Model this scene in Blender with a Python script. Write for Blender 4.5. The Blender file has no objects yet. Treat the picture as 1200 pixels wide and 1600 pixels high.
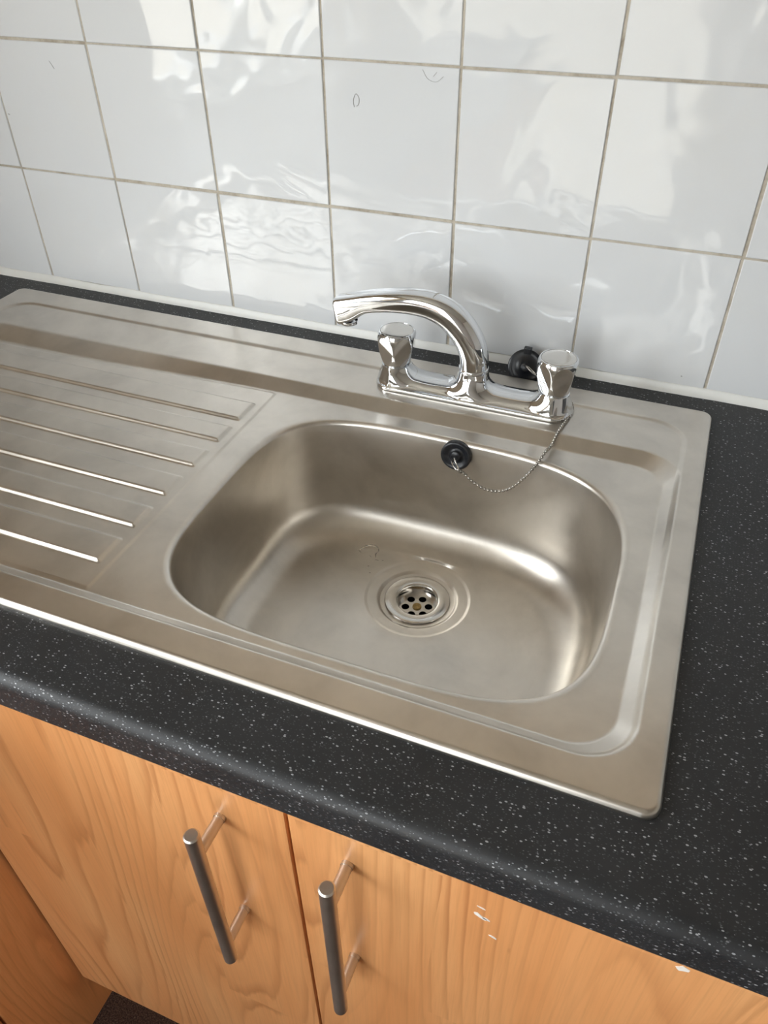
import bpy, bmesh, math, random
import numpy as np
from mathutils import Vector, Matrix
from mathutils.geometry import delaunay_2d_cdt

random.seed(7)
rng = np.random.default_rng(7)
SC = bpy.context.scene
COL = SC.collection
ZO = 0.9435            # height of the working origin (bottom line of the tiles) above the floor

# ------------------------------------------------------------------ camera
def make_camera():
    yaw, pitch, roll = -0.38388974, -0.6883486, -0.01055276
    fw = Vector((math.sin(yaw) * math.cos(pitch), math.cos(yaw) * math.cos(pitch), math.sin(pitch)))
    r = Vector((math.cos(yaw), -math.sin(yaw), 0))
    u = r.cross(fw)
    r2 = math.cos(roll) * r + math.sin(roll) * u
    u2 = -math.sin(roll) * r + math.cos(roll) * u
    cam = bpy.data.cameras.new('camera')
    ob = bpy.data.objects.new('camera', cam)
    COL.objects.link(ob)
    M = Matrix((r2, u2, -fw)).transposed().to_4x4()
    M.translation = Vector((0.69861733, -0.82991722, 0.44681275 + ZO))
    ob.matrix_world = M
    cam.sensor_fit = 'VERTICAL'
    cam.sensor_height = 36.0
    cam.lens = 1211.36 / 1600 * 36.0
    cam.clip_start = 0.02
    SC.camera = ob
make_camera()

# ------------------------------------------------------------------ world, daylight, exposure
W = bpy.data.worlds.new('overcast_sky')
SC.world = W
W.use_nodes = True
bg = W.node_tree.nodes['Background']
bg.inputs[0].default_value = (0.965, 0.98, 1.0, 1)
bg.inputs[1].default_value = 9.0

WIN = dict(y0=-1.95, y1=-0.80, z0=0.005 + ZO, z1=1.22 + ZO, x=-0.5)
def portal(name, loc, rot, sx, sy):
    l = bpy.data.lights.new(name, 'AREA')
    l.shape = 'RECTANGLE'; l.size = sx; l.size_y = sy
    l.cycles.is_portal = True
    o = bpy.data.objects.new(name, l)
    o.location = loc; o.rotation_euler = rot
    COL.objects.link(o)
portal('window_daylight', (WIN['x'] - 0.13, (WIN['y0'] + WIN['y1']) / 2, (WIN['z0'] + WIN['z1']) / 2),
       (0, -math.pi / 2, 0), WIN['z1'] - WIN['z0'], WIN['y1'] - WIN['y0'])

WIN2 = dict(x0=-0.42, x1=0.66, z0=-0.78 + ZO, z1=1.05 + ZO, y=-2.15)
portal('glazed_door_daylight', ((WIN2['x0'] + WIN2['x1']) / 2, WIN2['y'] - 0.13, (WIN2['z0'] + WIN2['z1']) / 2),
       (math.pi / 2, 0, 0), WIN2['x1'] - WIN2['x0'], WIN2['z1'] - WIN2['z0'])

vs = SC.view_settings
vs.view_transform = 'Standard'; vs.look = 'None'; vs.gamma = 1.0
vs.use_curve_mapping = False
vs.exposure = 0.38

# ------------------------------------------------------------------ materials
def new_mat(name):
    m = bpy.data.materials.new(name); m.use_nodes = True
    nt = m.node_tree
    return m, nt, nt.nodes['Principled BSDF']
def N(nt, t, **kw):
    n = nt.nodes.new(t)
    for k, v in kw.items(): setattr(n, k, v)
    return n
def L(nt, a, b): nt.links.new(a, b)
def srgb(r, g, b):
    f = lambda c: (c / 255) / 12.92 if c / 255 <= 0.04045 else ((c / 255 + 0.055) / 1.055) ** 2.4
    return (f(r), f(g), f(b), 1)
def mapped(nt, scale, coord='Object', rot=(0, 0, 0)):
    tc = N(nt, 'ShaderNodeTexCoord'); mp = N(nt, 'ShaderNodeMapping')
    mp.inputs['Scale'].default_value = scale; mp.inputs['Rotation'].default_value = rot
    L(nt, tc.outputs[coord], mp.inputs['Vector'])
    return mp.outputs[0]
def noise(nt, vec, scale, detail=3, rough=0.5, dist=0.0):
    n = N(nt, 'ShaderNodeTexNoise')
    n.inputs['Scale'].default_value = scale; n.inputs['Detail'].default_value = detail
    n.inputs['Roughness'].default_value = rough; n.inputs['Distortion'].default_value = dist
    L(nt, vec, n.inputs['Vector'])
    return n.outputs['Fac']
def ramp(nt, fac, stops):
    n = N(nt, 'ShaderNodeValToRGB')
    el = n.color_ramp.elements
    while len(el) < len(stops): el.new(0.5)
    for e, (p, c) in zip(el, stops):
        e.position = p; e.color = c if len(c) == 4 else (*c, 1)
    L(nt, fac, n.inputs[0])
    return n.outputs[0]
def mrange(nt, fac, a, b, c, d):
    n = N(nt, 'ShaderNodeMapRange')
    for i, v in enumerate((a, b, c, d)): n.inputs[i + 1].default_value = v
    L(nt, fac, n.inputs[0])
    return n.outputs[0]
def mix(nt, fac, a, b, mode='MIX'):
    n = N(nt, 'ShaderNodeMix', data_type='RGBA', blend_type=mode)
    for i, v in ((0, fac), (6, a), (7, b)):
        if hasattr(v, 'is_linked'): L(nt, v, n.inputs[i])
        else: n.inputs[i].default_value = v
    return n.outputs[2]
def math_(nt, op, a, b=0.0):
    n = N(nt, 'ShaderNodeMath', operation=op)
    for i, v in ((0, a), (1, b)):
        if hasattr(v, 'is_linked'): L(nt, v, n.inputs[i])
        else: n.inputs[i].default_value = v
    return n.outputs[0]
def bump(nt, h, strength, dist, normal=None):
    n = N(nt, 'ShaderNodeBump')
    n.inputs['Strength'].default_value = strength; n.inputs['Distance'].default_value = dist
    L(nt, h, n.inputs['Height'])
    if normal is not None: L(nt, normal, n.inputs['Normal'])
    return n.outputs[0]

def mat_plain(name, col, rough=0.5, metal=0.0, spec=0.5, noise_amt=0.06, nscale=60):
    m, nt, b = new_mat(name)
    v = mapped(nt, (1, 1, 1))
    f = noise(nt, v, nscale, 3)
    lo = tuple(c * (1 - noise_amt) for c in col[:3]) + (1,); hi = tuple(min(1, c * (1 + noise_amt)) for c in col[:3]) + (1,)
    L(nt, ramp(nt, f, [(0.3, lo), (0.7, hi)]), b.inputs['Base Color'])
    b.inputs['Roughness'].default_value = rough; b.inputs['Metallic'].default_value = metal
    b.inputs['Specular IOR Level'].default_value = spec
    return m

def mat_tile():
    m, nt, b = new_mat('white_glazed_tile')
    tc = N(nt, 'ShaderNodeTexCoord'); oi = N(nt, 'ShaderNodeObjectInfo')
    off = N(nt, 'ShaderNodeVectorMath', operation='SCALE'); off.inputs[0].default_value = (37, 91, 53)
    L(nt, oi.outputs['Random'], off.inputs['Scale'])
    add = N(nt, 'ShaderNodeVectorMath', operation='ADD')
    L(nt, tc.outputs['Object'], add.inputs[0]); L(nt, off.outputs[0], add.inputs[1])
    h = noise(nt, add.outputs[0], 21, 1.0, 0.4, 0.4)
    L(nt, bump(nt, h, 1.0, 0.0015), b.inputs['Normal'])
    base = mix(nt, oi.outputs['Random'], srgb(213, 215, 217), srgb(218, 220, 222))
    dirt = noise(nt, add.outputs[0], 9, 4, 0.6)
    L(nt, mix(nt, mrange(nt, dirt, 0.5, 0.8, 0, 0.25), base, srgb(214, 212, 206)), b.inputs['Base Color'])
    b.inputs['Roughness'].default_value = 0.05
    b.inputs['Specular IOR Level'].default_value = 0.6
    return m

def mat_grout():
    m, nt, b = new_mat('beige_grout')
    v = mapped(nt, (1, 1, 1), 'Object')
    f = noise(nt, v, 45, 5, 0.7)
    L(nt, ramp(nt, f, [(0.3, srgb(150, 140, 124)), (0.55, srgb(186, 178, 164)), (0.75, srgb(198, 192, 180))]), b.inputs['Base Color'])
    b.inputs['Roughness'].default_value = 0.85
    L(nt, bump(nt, noise(nt, v, 900, 2), 0.4, 0.0006), b.inputs['Normal'])
    return m

def mat_worktop():
    m, nt, b = new_mat('speckled_charcoal_laminate')
    v = mapped(nt, (0.55, 1.0, 1.0))
    def specks(scale, thr, pick, col_lo):
        vo = N(nt, 'ShaderNodeTexVoronoi'); vo.inputs['Scale'].default_value = scale
        vo.inputs['Randomness'].default_value = 1.0
        L(nt, v, vo.inputs['Vector'])
        sep = N(nt, 'ShaderNodeSeparateColor'); L(nt, vo.outputs['Color'], sep.inputs[0])
        size = mrange(nt, sep.outputs[1], 0, 1, thr * 0.5, thr)
        inside = math_(nt, 'LESS_THAN', vo.outputs['Distance'], size)
        picked = math_(nt, 'GREATER_THAN', sep.outputs[0], pick)
        amt = mrange(nt, sep.outputs[2], 0, 1, col_lo, 1.0)
        return math_(nt, 'MULTIPLY', math_(nt, 'MULTIPLY', inside, picked), amt)
    s1 = specks(500, 0.29, 0.42, 0.2)
    s2 = specks(800, 0.36, 0.4, 0.1)
    base = ramp(nt, noise(nt, mapped(nt, (1, 1, 1)), 14, 4, 0.6), [(0.3, srgb(34, 35, 37)), (0.7, srgb(44, 45, 47))])
    c = mix(nt, math_(nt, 'MULTIPLY', s2, 0.55), base, srgb(110, 112, 116))
    c = mix(nt, math_(nt, 'MULTIPLY', s1, 0.8), c, srgb(186, 188, 192))
    L(nt, c, b.inputs['Base Color'])
    smear = noise(nt, mapped(nt, (1, 1, 1)), 7, 5, 0.65)
    L(nt, mrange(nt, smear, 0.3, 0.75, 0.43, 0.58), b.inputs['Roughness'])
    b.inputs['Specular IOR Level'].default_value = 0.45
    L(nt, bump(nt, noise(nt, mapped(nt, (1, 1, 1)), 700, 2), 0.25, 0.0004), b.inputs['Normal'])
    return m

def mat_steel(name, brush=(3, 260, 40), col=(0.64, 0.60, 0.545), r0=0.288, r1=0.33):
    m, nt, b = new_mat(name)
    b.inputs['Metallic'].default_value = 1.0
    v1 = mapped(nt, (1, 1, 1))
    cloud = noise(nt, v1, 13, 5, 0.6, 0.3)
    fine = noise(nt, mapped(nt, brush), 1.0, 4, 0.7)
    c = ramp(nt, cloud, [(0.28, tuple(x * 0.84 for x in col)), (0.5, col), (0.72, tuple(min(1, x * 1.12) for x in col))])
    # water marks
    ws = noise(nt, v1, 34, 2, 0.5, 0.0)
    c = mix(nt, mrange(nt, ws, 0.5, 0.8, 0, 0.12), c, (0.74, 0.71, 0.66, 1))
    L(nt, c, b.inputs['Base Color'])
    rr = math_(nt, 'ADD', mrange(nt, cloud, 0.3, 0.75, r0, r1), mrange(nt, fine, 0.3, 0.7, -0.008, 0.008))
    L(nt, rr, b.inputs['Roughness'])
    L(nt, bump(nt, noise(nt, v1, 22, 0), 0.06, 0.0010), b.inputs['Normal'])
    return m

def mat_wood():
    m, nt, b = new_mat('light_cherry_laminate')
    tc = N(nt, 'ShaderNodeTexCoord'); oi = N(nt, 'ShaderNodeObjectInfo')
    sep = N(nt, 'ShaderNodeSeparateXYZ'); L(nt, tc.outputs['Object'], sep.inputs[0])
    across = math_(nt, 'ADD', math_(nt, 'ADD', sep.outputs[0], sep.outputs[1]), math_(nt, 'MULTIPLY', oi.outputs['Random'], 11.0))
    def vec(ka, kz):
        c = N(nt, 'ShaderNodeCombineXYZ')
        L(nt, math_(nt, 'MULTIPLY', across, ka), c.inputs[0]); L(nt, math_(nt, 'MULTIPLY', sep.outputs[2], kz), c.inputs[1])
        return c.outputs[0]
    # staves
    br = N(nt, 'ShaderNodeTexBrick'); br.offset = 0.43; br.offset_frequency = 2
    br.inputs['Scale'].default_value = 1.0; br.inputs['Mortar Size'].default_value = 0.0
    br.inputs['Brick Width'].default_value = 0.46; br.inputs['Row Height'].default_value = 0.105
    br.inputs['Color1'].default_value = (0, 0, 0, 1); br.inputs['Color2'].default_value = (1, 1, 1, 1)
    cz = N(nt, 'ShaderNodeCombineXYZ'); L(nt, sep.outputs[2], cz.inputs[0]); L(nt, across, cz.inputs[1])
    wob = N(nt, 'ShaderNodeVectorMath', operation='ADD'); L(nt, cz.outputs[0], wob.inputs[0])
    wn = N(nt, 'ShaderNodeCombineXYZ'); L(nt, mrange(nt, noise(nt, vec(4, 2.2), 1, 2), 0, 1, -0.03, 0.03), wn.inputs[1])
    L(nt, wn.outputs[0], wob.inputs[1]); L(nt, wob.outputs[0], br.inputs['Vector'])
    stave = N(nt, 'ShaderNodeSeparateColor'); L(nt, br.outputs['Color'], stave.inputs[0])
    stv = stave.outputs[0]
    # growth rings: across coordinate strongly bent by slow noise => cathedral arches
    slow = noise(nt, vec(5.0, 0.8), 1, 1.0, 0.4)
    ring = math_(nt, 'ADD', math_(nt, 'MULTIPLY', across, 44.0),
                 math_(nt, 'ADD', math_(nt, 'MULTIPLY', slow, 21.0), math_(nt, 'MULTIPLY', stv, 7.3)))
    med = noise(nt, vec(30, 3.0), 1, 3, 0.6)
    ring = math_(nt, 'ADD', ring, math_(nt, 'MULTIPLY', med, 0.8))
    saw = math_(nt, 'FRACT', ring)
    line = ramp(nt, saw, [(0.0, (0, 0, 0)), (0.62, (0.12, 0.12, 0.12)), (0.90, (1, 1, 1)), (1.0, (0, 0, 0))])
    fine = noise(nt, vec(420, 9), 1, 3, 0.65)
    broad = noise(nt, vec(14, 1.8), 1, 3, 0.5)
    c = ramp(nt, broad, [(0.25, srgb(224, 154, 96)), (0.5, srgb(235, 170, 112)), (0.75, srgb(241, 184, 126))])
    c = mix(nt, math_(nt, 'MULTIPLY', mrange(nt, noise(nt, vec(9, 1.2), 1, 2), 0.35, 0.65, 0.15, 0.75), line), c, srgb(182, 118, 72))
    c = mix(nt, mrange(nt, fine, 0.45, 0.75, 0, 0.30), c, srgb(184, 126, 80))
    c = mix(nt, math_(nt, 'MULTIPLY', stv, 0.16), c, srgb(196, 134, 84))
    # small resin ticks
    tick = noise(nt, vec(60, 12), 1, 2, 0.6)
    c = mix(nt, mrange(nt, tick, 0.74, 0.80, 0, 0.55), c, srgb(150, 92, 52))
    L(nt, c, b.inputs['Base Color'])
    b.inputs['Roughness'].default_value = 0.33
    b.inputs['Specular IOR Level'].default_value = 0.42
    L(nt, bump(nt, fine, 0.12, 0.0004), b.inputs['Normal'])
    return m

def mat_carpet():
    m, nt, b = new_mat('brown_fleck_carpet')
    v = mapped(nt, (1, 1, 1))
    f = noise(nt, v, 420, 3, 0.7)
    L(nt, ramp(nt, f, [(0.32, srgb(38, 27, 24)), (0.5, srgb(78, 58, 50)), (0.62, srgb(112, 92, 80)), (0.75, srgb(150, 132, 118))]), b.inputs['Base Color'])
    b.inputs['Roughness'].default_value = 0.95
    L(nt, bump(nt, f, 1.0, 0.004), b.inputs['Normal'])
    return m

def mat_chrome():
    m, nt, b = new_mat('polished_chrome')
    b.inputs['Metallic'].default_value = 1.0
    f = noise(nt, mapped(nt, (1, 1, 1)), 55, 4, 0.6)
    L(nt, ramp(nt, f, [(0.3, (0.70, 0.715, 0.735)), (0.7, (0.75, 0.765, 0.785))]), b.inputs['Base Color'])
    L(nt, mrange(nt, f, 0.45, 0.8, 0.025, 0.07), b.inputs['Roughness'])
    return m

def mat_water():
    m, nt, b = new_mat('clear_water')
    b.inputs['Transmission Weight'].default_value = 1.0
    b.inputs['IOR'].default_value = 1.33
    b.inputs['Roughness'].default_value = 0.02
    f = noise(nt, mapped(nt, (1, 1, 1)), 90, 2)
    L(nt, ramp(nt, f, [(0, (0.97, 0.98, 0.98)), (1, (1, 1, 1))]), b.inputs['Base Color'])
    return m

def mat_glass(name='window_glass', tint=1.0):
    m, nt, b = new_mat(name)
    tr = N(nt, 'ShaderNodeBsdfTransparent'); gl = N(nt, 'ShaderNodeBsdfGlossy'); gl.inputs['Roughness'].default_value = 0.02
    f = noise(nt, mapped(nt, (1, 1, 1)), 3, 2)
    L(nt, ramp(nt, f, [(0, (0.95 * tint, 0.97 * tint, 0.97 * tint)), (1, (0.98 * tint, 0.99 * tint, 0.99 * tint))]), tr.inputs['Color'])
    mx = N(nt, 'ShaderNodeMixShader'); mx.inputs[0].default_value = 0.06
    L(nt, tr.outputs[0], mx.inputs[1]); L(nt, gl.outputs[0], mx.inputs[2])
    L(nt, mx.outputs[0], nt.nodes['Material Output'].inputs[0])
    return m

M = dict(
    tile=mat_tile(), grout=mat_grout(), worktop=mat_worktop(), wood=mat_wood(), carpet=mat_carpet(),
    steel=mat_steel('satin_sink_steel'), bowl=mat_steel('satin_bowl_steel', brush=(14, 160, 14), r0=0.30, r1=0.40),
    waste=mat_steel('waste_steel', brush=(60, 60, 60), col=(0.66, 0.64, 0.61), r0=0.12, r1=0.22),
    handle=mat_steel('brushed_nickel', brush=(500, 500, 14), col=(0.66, 0.61, 0.55), r0=0.38, r1=0.42),
    chrome=mat_chrome(), black=mat_plain('black_rubber', (0.012, 0.013, 0.016), 0.32, 0, 0.5, 0.2),
    hole=mat_plain('black_plastic_inside', (0.004, 0.004, 0.004), 0.7, 0, 0.3, 0.2),
    brass=mat_plain('tarnished_brass', (0.32, 0.22, 0.09), 0.4, 1.0, 0.5, 0.25, 300),
    wire=mat_plain('bright_wire', (0.70, 0.68, 0.64), 0.22, 1.0, 0.5, 0.15, 300),
    bead=mat_plain('dull_chain_metal', (0.40, 0.38, 0.35), 0.25, 1.0, 0.5, 0.25, 200),
    sealant=mat_plain('white_silicone', srgb(226, 226, 222), 0.35, 0, 0.5, 0.03, 40),
    paint=mat_plain('white_wall_paint', srgb(204, 201, 196), 0.7, 0, 0.3, 0.02, 20),
    cream=mat_plain('beige_wall_paint', srgb(206, 188, 166), 0.7, 0, 0.3, 0.02, 20),
    upvc=mat_plain('white_window_frame', srgb(236, 236, 234), 0.35, 0, 0.5, 0.02, 30),
    chip=mat_plain('white_chip', srgb(240, 236, 230), 0.6, 0, 0.4, 0.04, 400),
    scuff=mat_plain('grey_scuff', srgb(176, 175, 174), 0.6, 0, 0.3, 0.1, 400),
    dark=mat_plain('dark_carcass', srgb(120, 86, 60), 0.6, 0, 0.3, 0.1, 40),
    ground=mat_plain('pale_paving', srgb(186, 178, 164), 0.9, 0, 0.2, 0.25, 3),
    water=mat_water(), glass=mat_glass(), dimming_glass=mat_glass('light_dimming_door_glass', 0.76),  # door glass tint is made up to dim the daylight coming through it
)

# ------------------------------------------------------------------ object helpers (coordinates: x right, y away, z up from the tile bottom line)
def tag(o, label=None, cat=None, group=None, kind=None):
    if label: o['label'] = label
    if cat: o['category'] = cat
    if group: o['group'] = group
    if kind: o['kind'] = kind
    return o
def empty(name, loc, label, cat, group=None):
    o = bpy.data.objects.new(name, None); COL.objects.link(o)
    o.location = (loc[0], loc[1], loc[2] + ZO); o.empty_display_size = 0.02
    o['base'] = list(loc)
    del o['base']
    BASE[o.name] = Vector(loc)
    return tag(o, label, cat, group)
BASE = {}
def obj(name, verts, faces, mat, parent=None, origin=None, smooth=False, normals=None):
    """one mesh object; verts in working coordinates"""
    if origin is None:
        if parent is not None: origin = BASE[parent.name]
        else:
            v = np.asarray(verts, dtype=float); mn = v.min(0); mx = v.max(0)
            origin = ((mn[0] + mx[0]) / 2, (mn[1] + mx[1]) / 2, mn[2])
    origin = Vector(origin)
    V = np.asarray(verts, dtype=float) - np.array(origin)
    me = bpy.data.meshes.new(name)
    me.from_pydata(V.tolist(), [], [list(map(int, f)) for f in faces])
    me.update()
    if smooth: me.polygons.foreach_set('use_smooth', [True] * len(me.polygons))
    if normals is not None: me.normals_split_custom_set_from_vertices(np.asarray(normals).tolist())
    me.materials.append(M[mat])
    o = bpy.data.objects.new(name, me); COL.objects.link(o)
    BASE[o.name] = origin
    if parent is not None:
        o.parent = parent
        o.location = origin - BASE[parent.name]
    else:
        o.location = (origin[0], origin[1], origin[2] + ZO)
    return o

class MB:
    def __init__(s): s.v = []; s.f = []
    def add(s, v, f):
        n = len(s.v); s.v += [tuple(map(float, p)) for p in v]; s.f += [[i + n for i in q] for q in f]; return s
    def box(s, a, b, bev=0.0):
        bm = bmesh.new(); bmesh.ops.create_cube(bm, size=1.0)
        c = [(a[i] + b[i]) / 2 for i in range(3)]; d = [abs(b[i] - a[i]) for i in range(3)]
        for v in bm.verts: v.co = Vector((c[0] + v.co.x * d[0], c[1] + v.co.y * d[1], c[2] + v.co.z * d[2]))
        if bev: bmesh.ops.bevel(bm, geom=list(bm.edges), offset=bev, segments=2, profile=0.7, affect='EDGES', clamp_overlap=True)
        bm.verts.index_update()
        s.add([v.co[:] for v in bm.verts], [[v.index for v in f.verts] for f in bm.faces]); bm.free(); return s
    def rings(s, R, close=True, cap0=False, cap1=False):
        n = len(R[0]); base = len(s.v)
        for r in R: s.v += [tuple(map(float, p)) for p in r]
        m = n if close else n - 1
        for k in range(len(R) - 1):
            for i in range(m):
                j = (i + 1) % n
                s.f.append([base + k * n + i, base + k * n + j, base + (k + 1) * n + j, base + (k + 1) * n + i])
        if cap0: s.f.append([base + i for i in range(n)][::-1])
        if cap1: s.f.append([base + (len(R) - 1) * n + i for i in range(n)])
        return s
    def lathe(s, prof, seg=64, axis=None, c=(0, 0, 0), cap0=False, cap1=False):
        ax = Vector(axis or (0, 0, 1)).normalized()
        e1 = ax.orthogonal().normalized(); e2 = ax.cross(e1); c = Vector(c)
        R = []
        for r, z in prof:
            R.append([c + ax * z + (e1 * math.cos(t) + e2 * math.sin(t)) * r for t in [2 * math.pi * i / seg for i in range(seg)]])
        return s.rings(R, True, cap0, cap1)
    def tube(s, pts, r, seg=12, caps=True, closed=False):
        P = [Vector(p) for p in pts]; R = []; n = len(P)
        rr = r if hasattr(r, '__len__') else [r] * n
        e = None
        for i, p in enumerate(P):
            if closed: d = P[(i + 1) % n] - P[i - 1]
            else: d = P[min(i + 1, n - 1)] - P[max(i - 1, 0)]
            d.normalize()
            e = d.orthogonal().normalized() if e is None else (e - d * e.dot(d)).normalized()
            e2 = d.cross(e)
            R.append([p + (e * math.cos(t) + e2 * math.sin(t)) * rr[i] for t in [2 * math.pi * k / seg for k in range(seg)]])
        if closed: R.append(R[0])
        return s.rings(R, True, caps and not closed, caps and not closed)
    def build(s, name, mat, parent=None, smooth=False, origin=None):
        return obj(name, s.v, s.f, mat, parent, origin, smooth)

def spline(pts, n):
    """Catmull-Rom through pts, n samples, any dimension"""
    P = np.asarray(pts, float); P = np.vstack([2 * P[0] - P[1], P, 2 * P[-1] - P[-2]])
    m = len(P) - 3; out = []
    for t in np.linspace(0, m - 1e-9, n):
        i = int(t); u = t - i; a, b, c, d = P[i:i + 4]
        out.append(0.5 * ((2 * b) + (-a + c) * u + (2 * a - 5 * b + 4 * c - d) * u * u + (-a + 3 * b - 3 * c + d) * u ** 3))
    return np.array(out)
def resample(P, n):
    P = np.asarray(P); s = np.r_[0, np.cumsum(np.linalg.norm(np.diff(P, axis=0), axis=1))]
    t = np.linspace(0, s[-1], n)
    return np.stack([np.interp(t, s, P[:, k]) for k in range(P.shape[1])], 1)
def sstep(t): t = np.clip(t, 0, 1); return t * t * (3 - 2 * t)

# ------------------------------------------------------------------ room shell
XL, XR, YB, ZF, ZC = -0.5, 2.3, -2.15, -ZO, 2.4 - ZO
WT = -0.008            # worktop top
def struct(name, mb, mat, parent=None):
    o = mb.build(name, mat, parent)
    if parent is None: tag(o, kind='structure')
    return o
fl = struct('floor', MB().box((XL, YB, ZF - 0.1), (XR, 0.2, ZF)), 'carpet')
tag(fl, 'dark brown flecked carpet floor below the doors', 'floor')
ce = struct('ceiling', MB().box((XL, YB, ZC), (XR, 0.2, ZC + 0.1)), 'paint'); tag(ce, 'white painted kitchen ceiling', 'ceiling')
wb = struct('wall_back', MB().box((XL, 0.0013, ZF), (XR, 0.2, ZC)), 'grout'); tag(wb, 'white square tiled wall with beige grout behind the sink', 'wall')
w_ = WIN
zz0, zz1 = w_['z0'] - ZO, w_['z1'] - ZO
mb = MB()
mb.box((XL - 0.15, YB, ZF), (XL, 0.2, zz0)).box((XL - 0.15, YB, zz1), (XL, 0.2, ZC))
mb.box((XL - 0.15, YB, zz0), (XL, w_['y0'], zz1)).box((XL - 0.15, w_['y1'], zz0), (XL, 0.2, zz1))
wl = struct('wall_left', mb, 'cream'); tag(wl, 'beige painted wall with the window', 'wall')
wr = struct('wall_right', MB().box((XR, YB, ZF), (XR + 0.1, 0.2, ZC)), 'paint'); tag(wr, 'plain white painted side wall', 'wall')
v_ = WIN2; va, vb = v_['z0'] - ZO, v_['z1'] - ZO
mb = MB()
mb.box((XL, YB - 0.15, ZF), (XR, YB, va)).box((XL, YB - 0.15, vb), (XR, YB, ZC))
mb.box((XL, YB - 0.15, va), (v_['x0'], YB, vb)).box((v_['x1'], YB - 0.15, va), (XR, YB, vb))
wf = struct('wall_front', mb, 'paint'); tag(wf, 'plain white painted wall facing the sink', 'wall')

# window on the left wall
wo = bpy.data.objects.new('window_1', None); COL.objects.link(wo)
wbase = (XL - 0.08, (w_['y0'] + w_['y1']) / 2, zz0); wo.location = (wbase[0], wbase[1], wbase[2] + ZO); BASE[wo.name] = Vector(wbase)
tag(wo, 'white framed window above the return worktop', 'window', kind='structure')
fx0, fx1 = XL - 0.11, XL - 0.05
for a, b in (((fx0, w_['y0'], zz0), (fx1, w_['y1'], zz0 + 0.06)), ((fx0, w_['y0'], zz1 - 0.06), (fx1, w_['y1'], zz1)),
             ((fx0, w_['y0'], zz0 + 0.06), (fx1, w_['y0'] + 0.06, zz1 - 0.06)), ((fx0, w_['y1'] - 0.06, zz0 + 0.06), (fx1, w_['y1'], zz1 - 0.06)),
             ((fx0, -1.40, zz0 + 0.06), (fx1, -1.33, zz1 - 0.06))):
    MB().box(a, b, 0.004).build('window_frame', 'upvc', wo)
MB().box((XL - 0.083, w_['y0'] + 0.06, zz0 + 0.06), (XL - 0.079, w_['y1'] - 0.06, zz1 - 0.06)).build('pane', 'glass', wo)
MB().box((XL - 0.05, w_['y0'], zz0 - 0.0), (XL - 0.0, w_['y1'], zz0 + 0.015), 0.003).build('window_sill', 'upvc', wo)
w2o = bpy.data.objects.new('door_1', None); COL.objects.link(w2o)
w2b = ((v_['x0'] + v_['x1']) / 2, YB - 0.08, va); w2o.location = (w2b[0], w2b[1], w2b[2] + ZO); BASE[w2o.name] = Vector(w2b)
tag(w2o, 'white framed glazed door in the wall facing the sink', 'door', kind='structure')
ya, yb_ = YB - 0.11, YB - 0.05
for a, b in (((v_['x0'], ya, va), (v_['x1'], yb_, va + 0.05)), ((v_['x0'], ya, vb - 0.05), (v_['x1'], yb_, vb)),
             ((v_['x0'], ya, va + 0.05), (v_['x0'] + 0.05, yb_, vb - 0.05)), ((v_['x1'] - 0.05, ya, va + 0.05), (v_['x1'], yb_, vb - 0.05))):
    MB().box(a, b, 0.004).build('door_frame', 'upvc', w2o)
MB().box((v_['x0'] + 0.05, YB - 0.083, va + 0.05), (v_['x1'] - 0.05, YB - 0.079, vb - 0.05)).build('pane', 'dimming_glass', w2o)  # pane darkened on purpose to balance door daylight against the window
gr = struct('garden_ground', MB().box((-30, -30, ZF - 0.6), (30, 30, ZF - 0.5)), 'ground'); tag(gr, 'paved ground outside the windows', 'ground')

# tiles
T = 0.150; G = 0.0026
def tile_mesh():
    h = (T - G) / 2; bev = 0.0011; d = 0.0065
    R = []
    def sq(hh, y, n=1):
        return [(-hh, y, -hh), (hh, y, -hh), (hh, y, hh), (-hh, y, hh)]
    prof = [(h, 0.0055), (h, 0.0010), (h - 0.0003, 0.0004), (h - 0.0009, 0.0000)]
    mbb = MB(); mbb.rings([sq(a, b) for a, b in prof], True, False, True)
    return mbb
MB().box((XL, 0.0, 0.6005), (XR, 0.0013, ZC)).build('plaster', 'cream', wb)
tm = tile_mesh()
tile_me = None
for r in range(0, 4):
    for c in range(-4, 16):
        cx, cz = c * T + T / 2, r * T + T / 2
        if cx - T / 2 < XL: continue
        if tile_me is None:
            o = tm.build('tile', 'tile', None, origin=(0, 0, 0)); tile_me = o.data
        else:
            o = bpy.data.objects.new('tile', tile_me); COL.objects.link(o)
        o.parent = wb
        p = Vector((cx + rng.normal(0, .0003), rng.normal(0, .00012), cz + rng.normal(0, .0003)))
        o.location = p - BASE[wb.name]
        o.rotation_euler = (rng.normal(0, .0035), rng.normal(0, .0012), rng.normal(0, .0035))

# sealant bead between tiles and worktop
n = 260; xs = np.linspace(XL, XR, n)
wob = np.convolve(rng.normal(0, 1, n + 30), np.ones(9) / 9, 'same')[:n]
wob2 = np.convolve(rng.normal(0, 1, n + 30), np.ones(5) / 5, 'same')[:n]
R = []
for i, x in enumerate(xs):
    dep = 0.0050 + 0.0012 * wob[i]; top = 0.0018 + 0.0010 * wob2[i]
    ring = [(x, 0.001, WT - 0.0005), (x, -dep, WT - 0.0005)]
    for t in np.linspace(0, 1, 6):
        ring.append((x, -dep * (1 - t) ** 1.4 - 0.0002, WT + 0.0003 + (top - WT) * t ** 1.25))
    ring.append((x, 0.001, top))
    R.append(ring)
mb = MB().rings(R, True, True, True)
se = mb.build('trim_1', 'sealant', None, smooth=True)
tag(se, 'white silicone sealant bead along the foot of the tiles', 'sealant', kind='structure')

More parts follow.
